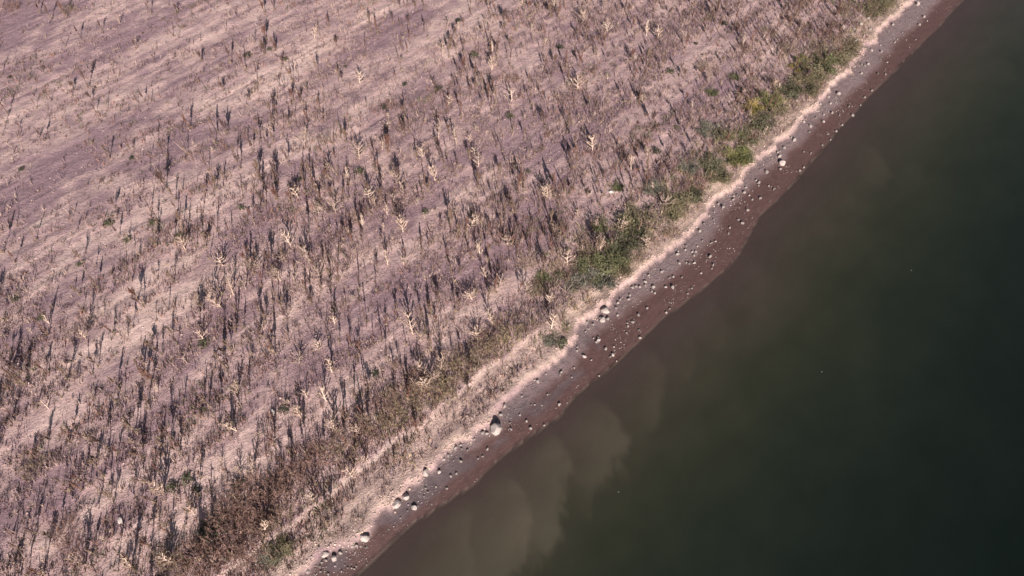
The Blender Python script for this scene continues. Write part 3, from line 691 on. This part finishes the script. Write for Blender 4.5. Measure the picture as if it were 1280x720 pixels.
SPECIAL = {(570,345): 'largest white boulder on the beach with a long dark shadow', (495,375): 'small round white stone touching the largest white boulder', (455,370): 'small pale stone second left of the largest white boulder',
  (975,385): 'rounded white boulder near the bottom end of the beach', (400,510): 'angular wedge-shaped white boulder, left of a pair below the bank', (487,445): 'upright white boulder, right of a pair below the bank',
  (560,540): 'grey flat boulder lying alone right of the boulder pair', (665,225): 'flat pale slab at the foot of the bank above the boulder pair', (785,220): 'upright pale stone right of the flat slab at the bank foot',
  (620,525): 'elongated pale rock in the rubble at the bottom of the beach', (705,560): 'round grey rock in the rubble at the bottom of the beach', (467,685): 'bright white rock at the lower left end of the rubble',
  (45,640): 'large pale stone in the cluster against the bank at mid beach', (745,80): 'broad pale rock in the cluster under the bank at mid beach', (848,35): 'oblong grey rock with a dark hollow below the bright green shrub',
  (255,225): 'widest white rock of the group in the upper right brush'}
ent = []; cnt = 0
for (ox, oy), lst in STONES:
    for (a, b, sz) in lst:
        px_, py_ = ox + a / 7.2, oy + b / 7.2
        x, y, z_ = place(px_, py_); ppm = float(px_per_m(x, y, z_)); dm = (sz + .6) / ppm
        r_ = dm / 2 * (1.18 if sz == 14 else .95 if sz >= 8 else .80)
        o = link('boulder' if sz >= 8 else 'stone', BOULDER[int(rng.integers(5))] if sz >= 8 else STONE[int(rng.integers(12))]); tone = rng.uniform(.78, 1.0) * (1 if sz > 6 else rng.uniform(.72, 1.0))
        if sz <= 4 and rng.random() < .3: tone *= .62
        tone2 = tone * (1 if sz >= 7 else .82); o.color = (.56 * tone2, .465 * tone2, .42 * tone2, 1)
        u_, v_ = to_uv(x, y); q_ = (float(v_lip(u_)) - v_) / max(float(v_lip(u_) - v_water(u_)), .8)
        flat = 1.35 if (a, b) in ((487,445), (570,345), (975,385)) else rng.uniform(.95, 1.25)
        o.scale = (r_, r_, r_ * flat); o.location = (x, y, z_ + r_ * .45); o.rotation_euler = (rng.normal(0, .15), rng.normal(0, .15), rng.uniform(0, 6.28))
        tag(o, 'x', 'boulder' if sz >= 8 else 'stone', 'stones along the beach')
        if (a, b) in SPECIAL and (sz >= 6): o['label'] = SPECIAL[(a, b)]; continue
        if oy == 0 and a < 350 and b < 380 and q_ < 0: st_ = 'white rock with a dark shadow in the upper right brush'
        else:
            band = 'up against the bank' if q_ < .25 else ('mid-beach' if q_ < .62 else 'near the waterline')
            sec = ('at the top end' if py_ < 70 else 'below the upper bank shrubs' if py_ < 150 else 'below the bright green shrub' if py_ < 225 else 'below the middle shrubs' if py_ < 300 else
                   'below the green bush patch' if py_ < 385 else 'below the bank notch' if py_ < 480 else 'near the largest boulder' if py_ < 570 else 'by the boulder pair' if py_ < 650 else 'by the bottom rubble')
            size = 'tiny' if sz <= 3 else ('small' if sz <= 5 else 'mid-sized')
            st_ = f"{size} {'pale' if tone > .68 else 'dull'} stone {band} {sec}"
        ent.append((o, st_, px_))
settle(ent)
# two pale rocks out in the field
for (a, b, sz, nm) in [(342,514,7,'lone white rock among the dark weeds at lower centre left'),(151,650,9,'low pale rock slab on the sand at lower left'),(764,240,5,'small white rock inland of the green bush patch'),(470,520,6,'pinkish rock in the brush above the earth step')]:
    x, y, z_ = place(a, b); r_ = sz / float(px_per_m(x, y, z_)) / 2 * 1.1
    o = link('field_rock', STONE[int(rng.integers(9))], None, (.58,.50,.45)); o.scale = (r_ * 1.2, r_, r_ * .8); o.location = (x, y, z_ + r_ * .3); o.rotation_euler = (0, 0, rng.uniform(0, 6.28))
    tag(o, nm, 'rock')

def oct_field(name, P, rad, tints, material, label):
    n = len(P); o = np.array([(1,0,0),(0,1,0),(-1,0,0),(0,-1,0),(0,0,.7),(0,0,-.7)])
    jit = rng.uniform(.6, 1.25, (n, 6, 3)); V_ = P[:, None, :] + o[None] * rad[:, None, None] * jit
    F_ = np.array([(0,1,4),(1,2,4),(2,3,4),(3,0,4),(1,0,5),(2,1,5),(3,2,5),(0,3,5)])[None] + (np.arange(n) * 6)[:, None, None]
    me_ = mesh_np(name, V_.reshape(-1, 3), F_.reshape(-1, 3), material); set_attr(me_, 'tint', 'FLOAT_COLOR', col4(np.repeat(tints, 6, 0)))
    return tag(link(name, me_, None, (1, 1, 1)), label, kind='stuff')
n = 17000; pu_ = rng.uniform(cu.min(), cu.max(), n); qq = np.where(rng.random(n) < .6, rng.beta(1.0, 2.6, n) * 1.0, rng.uniform(0, .98, n)); vlp = v_lip(pu_); pv_ = vlp - qq * np.maximum(vlp - v_water(pu_), .8)
cl = fbm(pu_ * .8, pv_ * 1.2, 2, 3); ok = rng.random(n) < sm(.48, .68, cl) * .9 + .02
pu_, pv_ = pu_[ok], pv_[ok]; xx, yy = to_xy(pu_, pv_); zz = height(pu_, pv_); rad = np.clip(rng.lognormal(-3.6, .45, len(xx)), .012, .09)
tone = rng.uniform(.4, 1.0, len(xx))[:, None] * (np.array((.46,.37,.34)) + rng.normal(0, .02, (len(xx), 3)))
oct_field('pebbles', np.stack([xx, yy, zz + rad * .3], 1), rad, tone, M_dry, 'scattered pebbles strewn along the brown beach')

n = 9000; pu_ = rng.uniform(cu.min(), cu.max(), n); off = np.where(rng.random(n) < .7, rng.normal(-.12, .16, n), rng.normal(.6, .45, n)); pv_ = v_lip(pu_) + off
ok = (rng.random(n) < sm(.35, .62, fbm(pu_ * .7, pv_ * 1.1, 5, 3))) & (off > -.6); pu_, pv_ = pu_[ok], pv_[ok]
xx, yy = to_xy(pu_, pv_); zz = height(pu_, pv_); rad = np.clip(rng.lognormal(-3.45, .5, len(xx)), .015, .10)
oct_field('sand_clods', np.stack([xx, yy, zz + rad * .15], 1), rad, rng.uniform(.7, 1.15, len(xx))[:, None] * np.array((.58,.425,.345)), M_dry, 'crumbled cream sand clods along the broken bank lip')

# ------------------------------------------------------------------ ground cover that nobody could count: litter, dry grass
def blades(name, P, n_each, h, w, spread, tints, label, lean=.6, thin=False):
    n = len(P); T = n * n_each
    b = np.repeat(P, n_each, 0) + np.concatenate([rng.normal(0, 1, (T, 2)) * np.repeat(spread, n_each)[:, None], np.zeros((T, 1))], 1)
    an = rng.uniform(0, 6.28, T); hh = np.repeat(h, n_each) * rng.uniform(.5, 1.2, T); ll = lean * hh * rng.uniform(.1, 1, T); ww = np.repeat(w, n_each) * rng.uniform(.6, 1.3, T)
    a2 = rng.uniform(0, 6.28, T); side = np.stack([np.cos(a2) * ww, np.sin(a2) * ww, np.zeros(T)], 1)
    tip = b + np.stack([np.cos(an) * ll, np.sin(an) * ll, hh], 1); mid = (b + tip) / 2
    if thin:
        V_ = np.stack([b - side, b + side, tip], 1).reshape(-1, 3); V_[:, 2] -= .005; F_ = np.arange(T * 3).reshape(-1, 3); per = 3
    else:
      per = 5
      V_ = np.stack([b - side * .5, b + side * .5, mid + side, mid - side, tip], 1).reshape(-1, 3); V_[:, 2] -= .005
      F_ = (np.array([(0,1,2),(0,2,3),(3,2,4)])[None] + (np.arange(T) * 5)[:, None, None]).reshape(-1, 3)
    tt = np.repeat(np.repeat(tints, n_each, 0) * rng.uniform(.7, 1.25, (T, 1)), per, 0)
    me_ = mesh_np(name, V_, F_, M_dry); set_attr(me_, 'tint', 'FLOAT_COLOR', col4(tt))
    return tag(link(name, me_, None, (1, 1, 1)), label, kind='stuff')
uu, vv, xx, yy, zz, px, py, ss = scatter(210000, .3)
cl = fbm(uu * .30, vv * .9, 5, 4); br_ = bareness(uu, vv)
ok = rng.random(len(uu)) < (.16 + .95 * sm(.40, .62, cl)) * (1 - .8 * br_) * np.clip(.12 + .85 * density(px, py), 0, 1)
uu, vv, xx, yy, zz = [a[ok] for a in (uu, vv, xx, yy, zz)]; n = len(uu); print('litter', n)
PAL = np.array([(.31,.205,.185), (.22,.14,.135), (.44,.31,.25), (.25,.17,.19), (.17,.115,.095), (.31,.175,.14), (.21,.18,.12)])
hue = fbm(uu * .15, vv * .35, 0, 3); pick = (np.clip((hue - .25) / .5, 0, .999) * 5 + rng.integers(0, 3, n)).astype(int) % 7
blades('dry_litter', np.stack([xx, yy, zz], 1), 6, np.clip(rng.lognormal(-1.65, .5, n), .05, .6), np.full(n, .026), rng.uniform(.04, .14, n), PAL[pick], 'short dead plant litter covering the sandy field', .9, True)
uu, vv, xx, yy, zz, px, py, ss = scatter(60000, .5)
ok = rng.random(len(uu)) < .10 + .75 * sm(.48, .66, fbm(uu * .5, vv * 1.3, 3, 4)); xx, yy, zz = xx[ok], yy[ok], zz[ok]; rad = np.clip(rng.lognormal(-3.55, .5, len(xx)), .012, .12)
oct_field('soil_clods', np.stack([xx, yy, zz + rad * .2], 1), rad, rng.uniform(.6, 1.15, len(xx))[:, None] * np.array((.52,.37,.34)), M_dry, 'crumbs and clods of dry pinkish soil strewn over the field')
# thin leafless stems, knee high
uu, vv, xx, yy, zz, px, py, ss = scatter(42000, 1.0)
cl = fbm(uu * .2, vv * .5, 1, 4); ok = rng.random(len(uu)) < sm(.42, .62, cl) * (1 - .85 * bareness(uu, vv)) * np.clip(density(px, py), 0, 1.2) * .75
uu, vv, xx, yy, zz = [a[ok] for a in (uu, vv, xx, yy, zz)]; n = len(uu); print('thin stems', n)
blades('thin_dead_stems', np.stack([xx, yy, zz], 1), 4, np.clip(rng.lognormal(-.60, .42, n), .2, 1.5), np.full(n, .019), rng.uniform(.03, .12, n), PAL[rng.integers(0, 6, n)] * .85, 'thin knee-high dead stems between the tall weeds', .35, True)
# grass on the bank slope
uu, vv, xx, yy, zz, px, py, ss = scatter(70000, .12)
eo = edge_on(uu); ve = v_edge(uu); m = np.maximum(eo * (vv < ve + .4) * 1.0, (1 - eo) * (1 - sm(1.2, 3.4, ss)))
yel = np.exp(-((px - 510) / 34) ** 2 - ((py - 575) / 26) ** 2); grn = np.exp(-((px - 708) / 22) ** 2 - ((py - 425) / 16) ** 2) + (py < 300) * .6 * (1 - eo)
ok = rng.random(len(uu)) < m * (.10 + .75 * sm(.42, .62, fbm(uu * .6, vv * 1.1, 3, 3)) + yel + .6 * grn) * .55 * sm(.1, .7, ss)
uu, vv, xx, yy, zz, yel, grn = [a[ok] for a in (uu, vv, xx, yy, zz, yel, grn)]; n = len(uu); print('bank grass', n)
base = np.where((rng.random(n) < .5)[:, None], np.array((.38,.28,.205)), np.array((.29,.205,.155)))
base = base + (np.array((.46,.34,.18)) - base) * np.clip(yel, 0, 1)[:, None]; base = base + (np.array((.17,.17,.085)) - base) * (np.clip(grn, 0, 1) * (rng.random(n) < .75))[:, None]
blades('bank_grass', np.stack([xx, yy, zz], 1), 6, np.clip(rng.lognormal(-1.35, .4, n), .08, .6), np.full(n, .013), rng.uniform(.04, .14, n), base, 'thin straw-coloured grass on the bank slope')

# ragged undergrowth that ties the bank shrubs together
uu, vv, xx, yy, zz, px, py, ss = scatter(60000, .35)
ed = vv - v_edge(uu); low = edge_on(uu) * sm(-.1, .4, ed) * (1 - sm(1.5, 6.5, ed + 3 * (fbm(uu * .3, vv * .4, 1, 3) - .5))) * (.35 + .65 * sm(.4, .6, fbm(uu * .5, vv * .6, 3, 3)))
m = (1 - edge_on(uu)) * sm(.3, 1.0, ss) * (1 - sm(2.2, 5.5, ss + 3 * (fbm(uu * .3, vv * .4, 0, 3) - .5)))
lowp = rng.random(len(uu)) < low * .8
ok = lowp | (rng.random(len(uu)) < m * (.25 + .9 * sm(.36, .58, fbm(uu * .55, vv * .7, 2, 3)))); uu, vv, xx, yy, zz, lowp = [a[ok] for a in (uu, vv, xx, yy, zz, lowp)]; n = len(uu)
UP = np.array([(.21,.185,.10), (.165,.160,.082), (.28,.215,.13), (.29,.175,.125), (.36,.27,.17), (.19,.175,.125)])
LOWP = np.array([(.27,.19,.12), (.24,.145,.11), (.28,.16,.125), (.22,.145,.115), (.31,.235,.15), (.20,.16,.105)])
pk = (np.clip((fbm(uu * .4, vv * .5, 4, 3) - .3) / .4, 0, .999) * 4).astype(int) + rng.integers(0, 3, n)
blades('bank_undergrowth', np.stack([xx, yy, zz], 1), 9, np.clip(rng.lognormal(-1.2, .45, n), .1, .8), np.full(n, .024), rng.uniform(.06, .2, n), np.where(lowp[:, None], LOWP[np.minimum(pk, 5)], UP[np.minimum(pk, 5)]), 'ragged olive and brown undergrowth between the bank shrubs', .8, True)

# ------------------------------------------------------------------ small things: a stick on the sand, specks on the water
x, y, z_ = place(1051, 128)
mb = MB(); mb.tube(bent((0, 0, -.05), (.06, .05, 1), .55, 0, 4), [.03, .028, .024, .02, .012], 5); mb.tube(bent((0.02, .02, .3), (.8, .2, .7), .16, 0, 2), [.014, .012, .006], 4)
o = link('driftwood_stick', mb.mesh('driftwood_stick', M_dry), None, (.10,.07,.06)); o.location = (x, y, z_); tag(o, 'thin dark stick stuck upright in the sand below the upper shrubs', 'stick')
ent = []
for (a, b, lb) in [(1139,338,'tiny white feather-like speck floating on the dark water at right'),(1027,465,'tiny pale speck floating on the water below centre right'),(773,615,'tiny pale speck floating just outside the brown sediment')]:
    x, y = ground(a, b, WATER_Z); mb = MB(); mb.add([(-.07,-.03,.02),(.07,-.02,.02),(.09,.03,.03),(-.05,.05,.02),(0,.01,.05)], [(0,1,4),(1,2,4),(2,3,4),(3,0,4)])
    o = link('floating_debris', mb.mesh('floating_debris', M_dry), None, (.22,.22,.21)); o.scale = (.6, .6, .6); o.location = (float(x), float(y), WATER_Z); tag(o, lb, 'debris')
